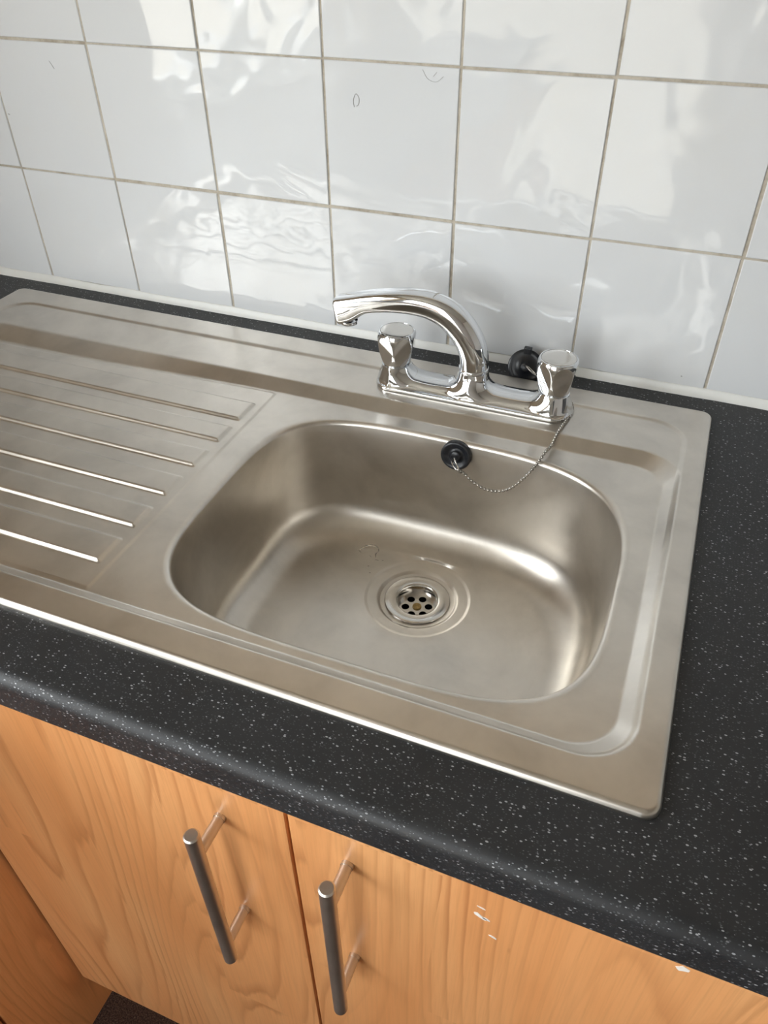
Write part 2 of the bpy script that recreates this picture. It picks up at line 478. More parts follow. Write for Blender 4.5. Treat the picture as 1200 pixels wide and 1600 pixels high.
# ------------------------------------------------------------------ worktops
def worktop_profile(y_back, y_front, top, bot, r=0.011):
    """y,z outline of a slab with a rounded front top edge and small lower radius"""
    pts = [(y_back, bot), (y_back, top)]
    for t in np.linspace(0, math.pi / 2, 9): pts.append((y_front + r - r * math.sin(t), top - r + r * math.cos(t)))
    r2 = 0.004
    for t in np.linspace(0, math.pi / 2, 4): pts.append((y_front + r2 - r2 * math.cos(t), bot + r2 - r2 * math.sin(t)))
    return pts
HX0, HX1, HY0, HY1 = -0.120, 0.735, -0.508, -0.072   # cut-out for the sink
WB = WT - 0.038
mb = MB()
for xa, xb, prof in ((XL + 0.001, 1.90, worktop_profile(HY0, -0.600, WT, WB)),):
    xsamp = [xa, HX0, HX1, xb]
    mb.rings([[(x, y, z) for y, z in prof] for x in xsamp], True, True, True)
mb.box((XL + 0.001, HY1, WB), (1.90, 0.0, WT))
mb.box((XL + 0.001, HY0, WB), (HX0, HY1, WT)).box((HX1, HY0, WB), (1.90, HY1, WT))
# merge coincident faces visually: same plane, same material
wt = mb.build('worktop', 'worktop', None, smooth=False)
wt.data.polygons.foreach_set('use_smooth', [len(p.vertices) == 4 and abs(p.normal.x) < .1 and 0.02 < abs(p.normal.z) < 0.999 for p in wt.data.polygons])
tag(wt, 'dark charcoal speckled laminate worktop around the steel sink', 'worktop')
# return run worktop (left, mostly outside the frame)
prof = worktop_profile(XL + 0.001, -0.125, WT, WB)
mb = MB(); prof = [(-p[0], p[1]) for p in worktop_profile(-XL - 0.001, -0.125, WT, WB)]
mb.rings([[(x, y, z) for x, z in prof] for y in (-2.14, -0.6005)], True, True, True)
w2 = mb.build('worktop', 'worktop', None)
tag(w2, 'charcoal worktop running towards the viewer under the window', 'worktop')

# ------------------------------------------------------------------ cabinets
def door_panel(parent, name, a, b, bev=0.0025, mat='wood'):
    m_ = MB().box(a, b, bev)
    org = ((a[0] + b[0]) / 2, (a[1] + b[1]) / 2, min(a[2], b[2]))
    return m_.build(name, mat, parent, origin=org)
def t_handle(parent, x, y_face, z_hi, z_lo):
    yb = y_face - 0.034; r = 0.0062
    m_ = MB()
    top, bot = z_hi + 0.030, z_lo - 0.030
    m_.lathe([(r - 0.0012, bot), (r, bot + 0.001), (r, top - 0.0012), (r - 0.0012, top)], 40, (0, 0, 1), (x, yb, 0), True, True)
    for z in (z_hi, z_lo):
        m_.lathe([(0.0047, 0.0), (0.0047, 0.034)], 28, (0, 1, 0), (x, yb, z), False, False)
        m_.lathe([(0.0052, 0.031), (0.0052, 0.0339)], 28, (0, 1, 0), (x, yb, z), True, False)
    o = m_.build('handle', 'handle', parent, smooth=True)
    md = o.modifiers.new('edge', 'EDGE_SPLIT'); md.split_angle = math.radians(40)
    tag(o, 'brushed nickel bar handle')
    return o
YD = -0.580; ZD0, ZD1 = -0.8110, -0.052
cab = empty('base_cabinet', (0.51, -0.30, ZF), 'light wood sink cabinet with two doors and bar handles', 'cabinet')
for nm, a, b in (('side_panel', (0.109, -0.560, -0.79), (0.127, -0.02, WB - 0.001)), ('side_panel', (0.893, -0.560, -0.79), (0.911, -0.02, WB - 0.001)),
                 ('bottom_panel', (0.127, -0.560, -0.79), (0.893, -0.02, -0.772)), ('plinth', (0.109, -0.53, ZF), (0.911, -0.512, -0.791)),
                 ('back_panel', (0.127, -0.030, -0.77), (0.893, -0.024, -0.20))):
    MB().box(a, b, 0.001).build(nm, 'wood' if nm == 'plinth' else 'dark', cab)
dl = door_panel(cab, 'door', (0.1085, YD, ZD0), (0.5150, YD + 0.019, ZD1))
dr = door_panel(cab, 'door', (0.5180, YD, ZD0), (0.9110, YD + 0.019, ZD1))
tag(dl, 'left door with handle at its right edge'); tag(dr, 'right door with white paint chips')
t_handle(dl, 0.4550, YD, -0.1300, -0.2915)
t_handle(dr, 0.5655, YD, -0.1262, -0.2935)
# paint chips on the right door
def flake(parent, x, z, w, h, ang, seed):
    r_ = np.random.default_rng(seed); k = 9
    pts = []
    for i in range(k):
        t = 2 * math.pi * i / k; q = 0.55 + 0.45 * r_.random()
        px, pz = w * math.cos(t) * q, h * math.sin(t) * q
        pts.append((x + px * math.cos(ang) - pz * math.sin(ang), z + px * math.sin(ang) + pz * math.cos(ang)))
    m_ = MB().rings([[(a, YD + 0.0001, b) for a, b in pts], [(a, YD - 0.0003, b) for a, b in pts]], True, True, True)
    return m_.build('paint_chip', 'chip', parent)

# return cabinet run at the left
cab2 = empty('base_cabinet', (-0.19, -1.3, ZF), 'shadowed light wood cabinet run at right angles to the sink cabinet', 'cabinet')
door_panel(cab2, 'corner_panel', (0.087, -0.6835, ZF), (0.105, -0.515, WB - 0.001))
door_panel(cab2, 'door', (0.087, -1.28, ZD0), (0.105, -0.6865, ZD1))
door_panel(cab2, 'door', (0.087, -1.88, ZD0), (0.105, -1.283, ZD1))
MB().box((XL + 0.003, -2.13, ZD0 + 0.02), (0.085, -0.70, WB - 0.001)).build('carcass', 'dark', cab2)
MB().box((0.02, -2.13, ZF), (0.035, -0.69, ZD0 + 0.015)).build('plinth', 'wood', cab2)
# next cabinet along to the right
cab3 = empty('base_cabinet', (1.2, -0.30, ZF), 'light wood cabinet right of the sink cabinet under the worktop end', 'cabinet')
MB().box((0.915, -0.560, -0.79), (1.515, -0.02, WB - 0.001)).build('carcass', 'dark', cab3)
MB().box((0.915, -0.53, ZF), (1.515, -0.512, -0.791)).build('plinth', 'wood', cab3)
d3 = door_panel(cab3, 'door', (0.914, YD, ZD0), (1.514, YD + 0.019, ZD1))
t_handle(d3, 1.45, YD, -0.1262, -0.2935)

# ------------------------------------------------------------------ sink
S = -0.001             # flange top
SX0, SX1, SY0, SY1 = -0.172, 0.7620, -0.5400, -0.0410
LV = S - 0.0118         # inner level
def rrect(x, y, x0, x1, y0, y1, r):
    cx, cy, hx, hy = (x0 + x1) / 2, (y0 + y1) / 2, (x1 - x0) / 2, (y1 - y0) / 2
    qx = np.abs(x - cx) - hx + r; qy = np.abs(y - cy) - hy + r
    return np.hypot(np.maximum(qx, 0), np.maximum(qy, 0)) + np.minimum(np.maximum(qx, qy), 0) - r
def sstep_lin(t, k=0.16):
    """straight ramp with short rounded ends"""
    t = np.clip(t, 0, 1); s_ = 1 / (1 - k)
    return np.where(t < k, s_ * t * t / (2 * k), np.where(t > 1 - k, 1 - s_ * (1 - t) ** 2 / (2 * k), s_ * (t - k / 2)))
RIB_F = [-0.4670, -0.4167, -0.3664, -0.3162, -0.2690, -0.2250]
RIB_B = [-0.4310, -0.3835, -0.3323, -0.2837, -0.2365, -0.1857]
def height(x, y):
    x = np.asarray(x, float); y = np.asarray(y, float)
    z = np.full(np.broadcast(x, y).shape, S)
    # rolled down outer edge
    do = rrect(x, y, SX0, SX1, SY0, SY1, 0.012)
    e = np.clip(1 + do / 0.0045, 0, 1)
    z = z - 0.0045 * (1 - np.sqrt(np.maximum(1 - e * e, 0)))
    # shallow step to the tap ledge
    d1 = rrect(x, y, -0.150, 0.7420, -0.5130, -0.0755, 0.040)
    z = z - 0.0022 * sstep(-d1 / 0.0065)
    # slope down to the inner level
    yb = -0.1555 - 0.014 * sstep((0.30 - x) / 0.30)
    dO = rrect(x, y, -0.150, 0.7420, -0.5130, -0.1360, 0.040)
    dI = rrect(x, y, -0.130, 0.7256, -0.4970, yb, 0.034)
    a = np.maximum(-dO, 0); b = np.maximum(dI, 0)
    t = a / (a + b + 1e-9)
    z = z - 0.0096 * sstep_lin(t)
    # drainer panel step and ribs
    pan = rrect(x, y, -0.145, 0.2945, -0.52, -0.10, 0.02)
    z = z + 0.0007 * sstep(-(pan - 0.002) / 0.004) * sstep(-dI / 0.004)
    rib = np.zeros_like(z)
    for f, bk in zip(RIB_F, RIB_B):
        dr_ = rrect(x, y, -0.110, 0.2860, f, bk, 0.0035)
        rib = np.maximum(rib, sstep(-dr_ / 0.0048))
    return z + 0.0026 * rib
# bowl rim
BCX, BCY, BA, BB = 0.5152, -0.3308, 0.1925, 0.1578
NS = 320
TH = np.linspace(0, 2 * math.pi, NS, endpoint=False)
def outline(inset, soft=0.0):
    """polar superellipse, corner sharpness differs per quadrant"""
    c, s = np.cos(TH), np.sin(TH)
    nn = np.where(s >= 0, np.where(c >= 0, 3.1, 3.9), np.where(c >= 0, 4.1, 3.9))
    nn = nn + soft
    a, b = BA - inset, BB - inset
    r = ((np.abs(c) / a) ** nn + (np.abs(s) / b) ** nn) ** (-1 / nn)
    return BCX + r * c, BCY + r * s

def grid_axis(segs):
    out = []
    for a, b, d in segs: out += list(np.arange(a, b - 1e-9, d))
    return np.array(out + [segs[-1][1]])
gx = grid_axis([(SX0, SX0 + 0.05, 0.0015), (SX0 + 0.05, -0.09, 0.003), (-0.09, 0.27, 0.006), (0.27, 0.32, 0.0016), (0.32, 0.70, 0.003), (0.70, 0.748, 0.0013), (0.748, 0.756, 0.002), (0.756, SX1, 0.0006)])
gy = grid_axis([(SY0, SY0 + 0.006, 0.0006), (SY0 + 0.006, -0.517, 0.002), (-0.517, -0.06, 0.00145), (-0.06, SY1 - 0.006, 0.002), (SY1 - 0.006, SY1, 0.0006)])
def build_sink():
    root = empty('kitchen_sink', ((SX0 + SX1) / 2, (SY0 + SY1) / 2, WT), 'stainless steel inset sink with ribbed drainer and deep bowl', 'sink')
    ox, oy = outline(-0.0035)
    X, Y = np.meshgrid(gx, gy, indexing='ij')
    X = X.ravel(); Y = Y.ravel()
    # snap the four outer corners to a 12 mm radius
    rad = 0.012
    for cx, cy, sx, sy in ((SX0, SY0, 1, 1), (SX1, SY0, -1, 1), (SX0, SY1, 1, -1), (SX1, SY1, -1, -1)):
        ccx, ccy = cx + sx * rad, cy + sy * rad
        msk = ((X - ccx) * sx < 0) & ((Y - ccy) * sy < 0)
        dx, dy = X[msk] - ccx, Y[msk] - ccy
        m_ = np.maximum(np.abs(dx), np.abs(dy)); h_ = np.hypot(dx, dy) + 1e-12
        X[msk] = ccx + dx * m_ / h_; Y[msk] = ccy + dy * m_ / h_
    # drop points inside or too near the rim loop
    ang = np.arctan2(Y - BCY, X - BCX) % (2 * math.pi)
    rr = np.hypot(X - BCX, Y - BCY)
    rim = np.interp(ang, np.r_[TH, 2 * math.pi], np.r_[np.hypot(ox - BCX, oy - BCY), np.hypot(ox[0] - BCX, oy[0] - BCY)])
    keep = rr > rim + 0.0012
    px = np.r_[ox, X[keep]]; py = np.r_[oy, Y[keep]]
    edges = [(i, (i + 1) % NS) for i in range(NS)]
    vo, eo, fo, ov, oe, of = delaunay_2d_cdt([Vector((a, b)) for a, b in zip(px, py)], edges, [], 0, 1e-7)
    V = np.array([v[:] for v in vo])
    F = np.array([f for f in fo if len(f) == 3])
    cen = V[F].mean(1)
    ang = np.arctan2(cen[:, 1] - BCY, cen[:, 0] - BCX) % (2 * math.pi)
    rim = np.interp(ang, np.r_[TH, 2 * math.pi], np.r_[np.hypot(ox - BCX, oy - BCY), np.hypot(ox[0] - BCX, oy[0] - BCY)])
    F = F[np.hypot(cen[:, 0] - BCX, cen[:, 1] - BCY) > rim - 1e-5]
    z = height(V[:, 0], V[:, 1])
    h = 0.0004
    nx = -(height(V[:, 0] + h, V[:, 1]) - height(V[:, 0] - h, V[:, 1])) / (2 * h)
    ny = -(height(V[:, 0], V[:, 1] + h) - height(V[:, 0], V[:, 1] - h)) / (2 * h)
    nrm = np.stack([nx, ny, np.ones_like(nx)], 1); nrm /= np.linalg.norm(nrm, axis=1)[:, None]
    P3 = np.c_[V, z]
    top = obj('drainer_top', P3, F, 'steel', root, smooth=True, normals=nrm)
    # vertical skirt under the rolled edge
    per = []
    rad = 0.012
    for cx, cy, a0 in ((SX1 - rad, SY0 + rad, -90), (SX1 - rad, SY1 - rad, 0), (SX0 + rad, SY1 - rad, 90), (SX0 + rad, SY0 + rad, 180)):
        for t in np.linspace(0, 90, 9):
            a = math.radians(a0 + t); per.append((cx + rad * math.cos(a), cy + rad * math.sin(a)))
    skirt = MB().rings([[(a, b, S - 0.0044) for a, b in per], [(a, b, WT + 0.0001) for a, b in per]])
    skirt.build('edge_lip', 'steel', root, smooth=True)
    # bowl
    ZB = S - 0.147
    rings = []
    def ring(inset, z, soft=0.0):
        x, y = outline(inset, soft); rings.append(np.c_[x, y, np.full(NS, z)])
    ring(-0.0036, LV); ring(-0.0020, LV)
    r0 = 0.0055
    for t in np.linspace(0, 1, 7)[1:]:
        a = t * math.radians(83); ring(-0.0020 + r0 * math.sin(a), LV - r0 * (1 - math.cos(a)))
    i0, z0 = -0.0020 + r0 * math.sin(math.radians(83)), LV - r0 * (1 - math.cos(math.radians(83)))
    rf = 0.036; ztan = ZB + rf * (1 - math.sin(math.radians(7)))
    ins = lambda z: i0 + (z0 - z) * math.tan(math.radians(3.6))
    for t in np.linspace(0, 1, 10)[1:]:
        z = z0 + (ztan - z0) * t; ring(ins(z), z, -0.35 * t)
    i1 = ins(ztan)
    for t in np.linspace(0, 1, 15)[1:]:
        a = math.radians(7) + t * (math.pi / 2 - math.radians(7))
        ring(i1 + rf * (math.cos(math.radians(7)) - math.cos(a)), ZB + rf * (1 - math.sin(a)), -0.35 - 0.5 * t)
    last = rings[-1]
    dx, dy = DRAIN
    RO = 0.0574
    circ = lambda r, z: np.c_[dx + r * np.cos(phi), dy + r * np.sin(phi), np.full(NS, z)]
    phi = np.unwrap(np.arctan2(last[:, 1] - dy, last[:, 0] - dx))
    tgt = circ(RO, DZ)
    for t in np.linspace(0, 1, 14)[1:]:
        q = last * (1 - t) + tgt * t
        q[:, 2] = ZB + (DZ - ZB) * sstep(t) if False else ZB + (DZ - ZB) * t
        rings.append(q)
    for r, z in ((0.0562, -0.0002), (0.0545, -0.0010), (0.0530, -0.0012), (0.0445, -0.0018), (0.0425, -0.0022), (0.0405, -0.0042), (0.0395, -0.0046), (0.0300, -0.0050), (0.0215, -0.006)):
        rings.append(circ(r, DZ + z))
    mbb = MB().rings([r_[::-1] for r_ in rings])
    b = mbb.build('bowl', 'bowl', root, smooth=True)
    return root
DZ = S - 0.150
DRAIN = (0.5123, -0.2763)
sink = build_sink()

def build_drain(root):
    dx, dy = DRAIN; zt = DZ - 0.0030
    m_ = MB()
    m_.lathe([(0.0352, zt - 0.0016), (0.0350, zt - 0.0004), (0.0342, zt), (0.0240, zt - 0.0004), (0.0222, zt - 0.0011), (0.0214, zt - 0.0028), (0.0208, zt - 0.0125)], 96, None, (dx, dy, 0))
    d = m_.build('drain_waste', 'waste', root, smooth=True)
    # perforated plate: disc with six round holes
    zp = zt - 0.0122; Rp = 0.0209; rh = 0.0042; rc = 0.0125
    pts = []; ed = []
    def loop(cx, cy, r, k):
        b = len(pts)
        for i in range(k): pts.append(Vector((cx + r * math.cos(2 * math.pi * i / k), cy + r * math.sin(2 * math.pi * i / k))))
        for i in range(k): ed.append((b + i, b + (i + 1) % k))
    loop(0, 0, Rp, 72)
    hc = [(rc * math.cos(math.radians(a)), rc * math.sin(math.radians(a))) for a in (20, 80, 140, 200, 260, 320)]
    for c in hc: loop(c[0], c[1], rh, 28)
    vo, eo, fo, *_ = delaunay_2d_cdt(pts, ed, [], 0, 1e-8)
    V = np.array([v[:] for v in vo]); F = [f for f in fo if all(np.hypot(V[f][:, 0].mean() - c[0], V[f][:, 1].mean() - c[1]) > rh * 0.98 for c in hc)]
    P = [(dx + v[0], dy + v[1], zp) for v in V]
    obj('strainer_plate', P, F, 'waste', d, origin=BASE[d.name])
    m_ = MB()
    m_.lathe([(0.0207, zp - 0.002), (0.0200, zp - 0.03), (0.0001, zp - 0.03)], 48, None, (dx, dy, 0))
    m_.build('trap_pipe', 'hole', d, smooth=True)
    m_ = MB()
    m_.lathe([(0.0050, zp), (0.0047, zp + 0.0012), (0.0038, zp + 0.0018), (0.0001, zp + 0.0016)], 32, None, (dx, dy, 0))
    m_.box((dx - 0.0036, dy - 0.0005, zp + 0.0014), (dx + 0.0036, dy + 0.0005, zp + 0.0021))
    s_ = m_.build('drain_screw', 'brass', d, smooth=False)
    tag(s_, 'tarnished brass screw')
build_drain(sink)

# overflow fitting in the back wall of the bowl
OV = Vector((0.5190, -0.1810, -0.0275)); OVN = Vector((0, -1, 0.114)).normalized()
m_ = MB()
m_.lathe([(0.0165, -0.004), (0.0165, 0.0010), (0.0155, 0.0022), (0.0140, 0.0026), (0.0118, 0.0012), (0.0095, -0.0004), (0.0060, -0.0006), (0.0056, 0.0020), (0.0048, 0.0028), (0.0001, 0.0028)], 56, OVN, OV)
ovf = m_.build('overflow_rose', 'black', sink, smooth=True); tag(ovf, 'round black plastic overflow fitting')

# ------------------------------------------------------------------ ball chain
cp = [(0.5262, -0.1950, -0.0345), (0.5310, -0.1915, -0.0395), (0.5440, -0.1915, -0.0495), (0.5610, -0.1920, -0.0545), (0.5800, -0.1915, -0.0478),
      (0.5960, -0.1885, -0.0285), (0.6065, -0.1830, -0.0100), (0.6100, -0.1745, -0.0040), (0.6125, -0.1600, -0.0062), (0.6150, -0.1380, -0.0020), (0.6180, -0.1170, -0.0012), (0.6205, -0.0980, -0.0012),
      (0.6180, -0.0800, -0.0012), (0.6080, -0.0660, -0.0012), (0.5950, -0.0560, 0.0004), (0.5800, -0.0440, 0.0008), (0.5720, -0.0330, -0.0020), (0.5660, -0.0265, -0.0040)]
path = spline(cp, 600)
ln = np.linalg.norm(np.diff(path, axis=0), axis=1).sum()
NBEAD = int(ln / 0.0040)
bp = resample(path, NBEAD)
bm = bmesh.new(); bmesh.ops.create_uvsphere(bm, u_segments=10, v_segments=7, radius=0.0018)
bm.verts.index_update()
sv = [v.co[:] for v in bm.verts]; sf = [[v.index for v in f.verts] for f in bm.faces]; bm.free()
m_ = MB()
for p in bp: m_.add([(p[0] + a, p[1] + b, p[2] + c) for a, b, c in sv], sf)
m_.tube(resample(path, NBEAD * 2), 0.00055, 6)
chain = empty('plug_chain', tuple(cp[0]), 'metal ball chain hanging in a loop from the overflow to the tap', 'chain')
tag(m_.build('bead_string', 'bead', chain, smooth=True), kind='stuff')
def wire_loop(c, e1, e2, a, b, r, k=28, open_=0.0):
    c, e1, e2 = Vector(c), Vector(e1).normalized(), Vector(e2).normalized()
    return [c + e1 * a * math.cos(t) + e2 * b * math.sin(t) for t in [2 * math.pi * i / k for i in range(k)]]
# bent wire hook from the rose to the chain
hk = [(0.5180, -0.1855, -0.0268), (0.5198, -0.1900, -0.0250), (0.5225, -0.1935, -0.0265), (0.5262, -0.1950, -0.0330), (0.5258, -0.1950, -0.0352),
      (0.5225, -0.1935, -0.0345), (0.5185, -0.1900, -0.0330), (0.5165, -0.1858, -0.0320)]
MB().tube(spline(hk, 60), 0.00085, 8).build('wire_hook', 'wire', chain, smooth=True)
MB().tube(wire_loop((0.5275, -0.1945, -0.0362), (0.7, 0, -0.7), (0, 1, 0.1), 0.0032, 0.0020, 0.0006), 0.0006, 8, closed=True).build('connector_ring', 'bead', chain, smooth=True)

# ------------------------------------------------------------------ sink plug standing behind the tap
PC = Vector((0.5520, -0.0235, 0.0030))
pax = Vector((0.12, -0.86, 0.42)).normalized()
plug = empty('sink_plug', (PC[0], PC[1], WT), 'black rubber sink plug leaning against the tiles behind the tap', 'plug')
m_ = MB(); m_.lathe([(0.0001, -0.011), (0.0150, -0.011), (0.0165, -0.010), (0.0185, 0.001), (0.0200, 0.002), (0.0203, 0.004), (0.0195, 0.0052), (0.0160, 0.0048), (0.0060, 0.0045), (0.0055, 0.009), (0.0045, 0.010), (0.0001, 0.010)], 48, pax, PC - pax * 0.002)
m_.build('plug_disc', 'black', plug, smooth=True)
m_ = MB(); m_.box((PC[0] - 0.0045, PC[1] + 0.002, PC[2] + 0.0150), (PC[0] + 0.0045, PC[1] + 0.008, PC[2] + 0.0225), 0.001)
m_.build('grip_tab', 'black', plug)
MB().tube(wire_loop(PC + pax * 0.011 + Vector((0.008, 0, -0.003)), (0.8, 0, -0.6), (0.2, -0.9, 0.2), 0.0085, 0.0045, 0), 0.0008, 8, closed=True).build('wire_ring', 'wire', plug, smooth=True)

# ------------------------------------------------------------------ mixer tap
def surface_nets(f, lo, hi, h):
    """polygonise f=0 (f<0 inside) on a regular grid, then pull the vertices on to the surface"""
    ax = [np.arange(lo[i], hi[i] + h, h) for i in range(3)]
    Gx, Gy, Gz = np.meshgrid(*ax, indexing='ij')
    D = f(Gx, Gy, Gz); ins = D < 0
    nx, ny, nz = D.shape
    cnt = sum(ins[a:nx - 1 + a, b:ny - 1 + b, c:nz - 1 + c].astype(int) for a in (0, 1) for b in (0, 1) for c in (0, 1))
    act = (cnt > 0) & (cnt < 8)
    idx = -np.ones(act.shape, int); idx[act] = np.arange(act.sum())
    I = np.argwhere(act)
    V = np.stack([ax[k][I[:, k]] + h / 2 for k in range(3)], 1)
    faces = []
    for d in range(3):
        sl0 = [slice(1, -1)] * 3; sl1 = [slice(1, -1)] * 3
        sl0[d] = slice(0, -1); sl1[d] = slice(1, None)
        a, b = ins[tuple(sl0)], ins[tuple(sl1)]
        E = np.argwhere(a != b)
        off = [1, 1, 1]; off[d] = 0
        P = E + np.array(off)
        flip = a[tuple(E.T)]
        e, g = [(1, 2), (2, 0), (0, 1)][d]
        def cell(de, dg):
            q = P.copy(); q[:, e] -= de; q[:, g] -= dg
            return idx[tuple(q.T)]
        quad = np.stack([cell(1, 1), cell(0, 1), cell(0, 0), cell(1, 0)], 1)
        quad[~flip] = quad[~flip][:, ::-1]
        faces.append(quad)
    F = np.vstack(faces); F = F[(F >= 0).all(1)]
    e_ = h * 0.05
    def grad(V):
        return np.stack([(f(V[:, 0] + e_ * (k == 0), V[:, 1] + e_ * (k == 1), V[:, 2] + e_ * (k == 2)) -
                          f(V[:, 0] - e_ * (k == 0), V[:, 1] - e_ * (k == 1), V[:, 2] - e_ * (k == 2))) / (2 * e_) for k in range(3)], 1)
    for _ in range(6):
        g = grad(V); d = f(V[:, 0], V[:, 1], V[:, 2])
        V = V - np.clip(d / np.maximum((g * g).sum(1), 0.1), -h, h)[:, None] * g * 0.8
    g = grad(V); g /= np.linalg.norm(g, axis=1)[:, None] + 1e-9
    return V, F, g
def smin(a, b, k):
    h = np.clip(0.5 + 0.5 * (b - a) / k, 0, 1)
    return b * (1 - h) + a * h - k * h * (1 - h)
def tap_sdf(x, y, z):
    ax_ = np.abs(x)
    # base slab with rounded ends
    q = rrect(ax_, y, -108, 108, -25.5, 25.5, 15)
    zz = np.abs(z - 2.3) - 2.3
    r = 1.6
    slab = np.minimum(np.maximum(q + r, zz + r), 0) + np.hypot(np.maximum(q + r, 0), np.maximum(zz + r, 0)) - r
    # end columns (tapered)
    def cone(cx, r0, r1, h):
        rad = np.hypot(ax_ - cx, y); t = np.clip(z / h, 0, 1)
        a = (rad - (r0 + (r1 - r0) * t)) * 0.96; b = z - h
        return np.minimum(np.maximum(a, b), 0) + np.hypot(np.maximum(a, 0), np.maximum(b, 0))
    c1 = cone(89.5, 24.0, 16.4, 24.0)
    c0 = cone(0.0, 22.5, 15.8, 34.0)
    # sagging arms
    t = np.clip(ax_ / 89.5, 0, 1)
    zc = 3.0 + 9.0 * np.abs(2 * t - 1) ** 2.6
    arm = (np.hypot(y / 20.5, (z - zc) / 11.8) - 1) * 12.0
    arm = np.maximum(arm, ax_ - 89.5)
    body = smin(smin(c1, arm, 8), c0, 9)
    body = smin(body, slab, 3.5)
    return np.maximum(body, -z - 0.0)
def build_tap():
    cx, cy, cz = 0.5095, -0.0965, S - 0.0022 + 0.0001
    root = empty('mixer_tap', (cx, cy, cz), 'chrome two-handle mixer tap with arched spout swung left', 'tap')
    V, F, g = surface_nets(tap_sdf, (-112, -30, -2.5), (112, 30, 40), 1.25)
    P = V / 1000 + np.array([cx, cy, cz])
    obj('tap_body', P, F, 'chrome', root, smooth=True, normals=g)
    # spout
    ctr = [(0, 0.030), (0, 0.040), (-0.001, 0.050), (-0.006, 0.064), (-0.0165, 0.0785), (-0.031, 0.0905), (-0.0500, 0.0975), (-0.0720, 0.0990), (-0.0950, 0.0970), (-0.1200, 0.0925), (-0.1420, 0.0870), (-0.1590, 0.0825)]
    C = resample(spline(ctr, 400), 90)
    s = np.linspace(0, 1, 90)
    up = np.interp(s, [0, .12, .3, .5, .7, .88, 1], [.0155, .0155, .0158, .0135, .0115, .0100, .0092])
    dn = np.interp(s, [0, .12, .3, .5, .7, .84, .88, .92, 1], [.0155, .0155, .0150, .0125, .0112, .0115, .0150, .0205, .0225])
    wd = np.interp(s, [0, .12, .3, .5, .7, .88, 1], [.0155, .0155, .0150, .0145, .0140, .0128, .0118])
    ker = np.ones(7) / 7
    sm = lambda a: np.convolve(np.pad(a, 3, 'edge'), ker, 'valid')
    up, dn, wd = sm(up), sm(dn), sm(wd)
    ex = np.interp(s, [0, .3, .6, .85, 1], [2.0, 2.4, 3.0, 3.4, 3.6])
    R = []; K = 64
    for i in range(90):
        a, b = C[max(i - 1, 0)], C[min(i + 1, 89)]
        d = (b - a) / np.linalg.norm(b - a)
        if s[i] > 0.84:   # end face turns upright
            w = sstep((s[i] - 0.84) / 0.1); d = d * (1 - w) + np.array([-0.985, -0.17]) * w; d /= np.linalg.norm(d)
        nrm = np.array([d[1], -d[0]])       # points up/outward side of the arch
        if i < 4: nrm = np.array([1.0, 0.0])
        ring = []
        for k in range(K):
            t = 2 * math.pi * k / K; ct, st = math.cos(t), math.sin(t); e = 2 / ex[i]
            yy = wd[i] * math.copysign(abs(ct) ** e, ct); hh = (up[i] if st > 0 else dn[i]) * math.copysign(abs(st) ** e, st)
            p = C[i] + nrm * hh
            ring.append((cx + p[0], cy + yy, cz + p[1]))
        R.append(ring)
    # bevelled end face
    cen = np.mean(np.array(R[-1]), 0)
    dv = np.array([-0.985, 0, -0.17])
    for q, off in ((0.965, 0.0010), (0.90, 0.0016)):
        R.append([tuple(cen + (np.array(p) - cen) * q + dv * off) for p in R[90 - 1]])
    m_ = MB().rings(R, True, False, True)
    sp = m_.build('spout', 'chrome', root, smooth=True)
    md = sp.modifiers.new('edge', 'EDGE_SPLIT'); md.split_angle = math.radians(50)
    # swivel collar
    MB().lathe([(0.0150, 0.0315), (0.0163, 0.0322), (0.0165, 0.0345), (0.0160, 0.0362), (0.0150, 0.0366)], 64, None, (cx, cy, cz)).build('swivel_collar', 'chrome', root, smooth=True)
    # nozzle under the tip
    tip = C[-6]
    MB().lathe([(0.0100, 0.0), (0.0100, -0.0035), (0.0085, -0.0040), (0.0080, -0.0010), (0.0001, -0.0010)], 40, None, (cx + tip[0] + 0.001, cy, cz + tip[1] - 0.0195)).build('nozzle', 'chrome', root, smooth=True)
    # handles
    for sx in (-1, 1):
        hx = cx + sx * 0.0895; z0 = 0.0228
        m_ = MB(); R = []
        prof = [(0.0135, 0.0), (0.0150, 0.0006), (0.0168, 0.004), (0.0186, 0.009), (0.0203, 0.015), (0.0215, 0.021), (0.0219, 0.026), (0.0217, 0.030), (0.0211, 0.0332), (0.0203, 0.0350)]
        pp = resample(spline([(r_, z_ * 1.135) for r_, z_ in prof], 200), 60)
        for r, z in pp:
            ring = []
            for k in range(180):
                t = 2 * math.pi * k / 180
                dth = (t + (0.35 if sx < 0 else 0.55)) % (2 * math.pi / 6) - math.pi / 6
                cut = (0.0170 + (z - 0.0065) * (0.0212 - 0.0170) / 0.0315 - 0.0004) / math.cos(dth)
                rr_ = min(r, cut)      # lens-shaped scooped facets
                ring.append((hx + rr_ * math.cos(t), cy + rr_ * math.sin(t), cz + z0 + z))
            R.append(ring)
        m_.rings(R, True, True, False)
        m_.lathe([(0.0203, 0.0397), (0.0198, 0.0404), (0.0186, 0.0407), (0.0182, 0.0399)], 180, None, (hx, cy, cz + z0))
        kb = m_.build('tap_handle', 'chrome', root, smooth=True, origin=(hx, cy, cz + z0))
        md = kb.modifiers.new('edge', 'EDGE_SPLIT'); md.split_angle = math.radians(24)
        MB().lathe([(0.0182, 0.0397), (0.0181, 0.0405), (0.0172, 0.0409), (0.0120, 0.0412), (0.0001, 0.0413)], 72, None, (hx, cy, cz + z0)).build('cap_disc', 'waste', kb, smooth=True)
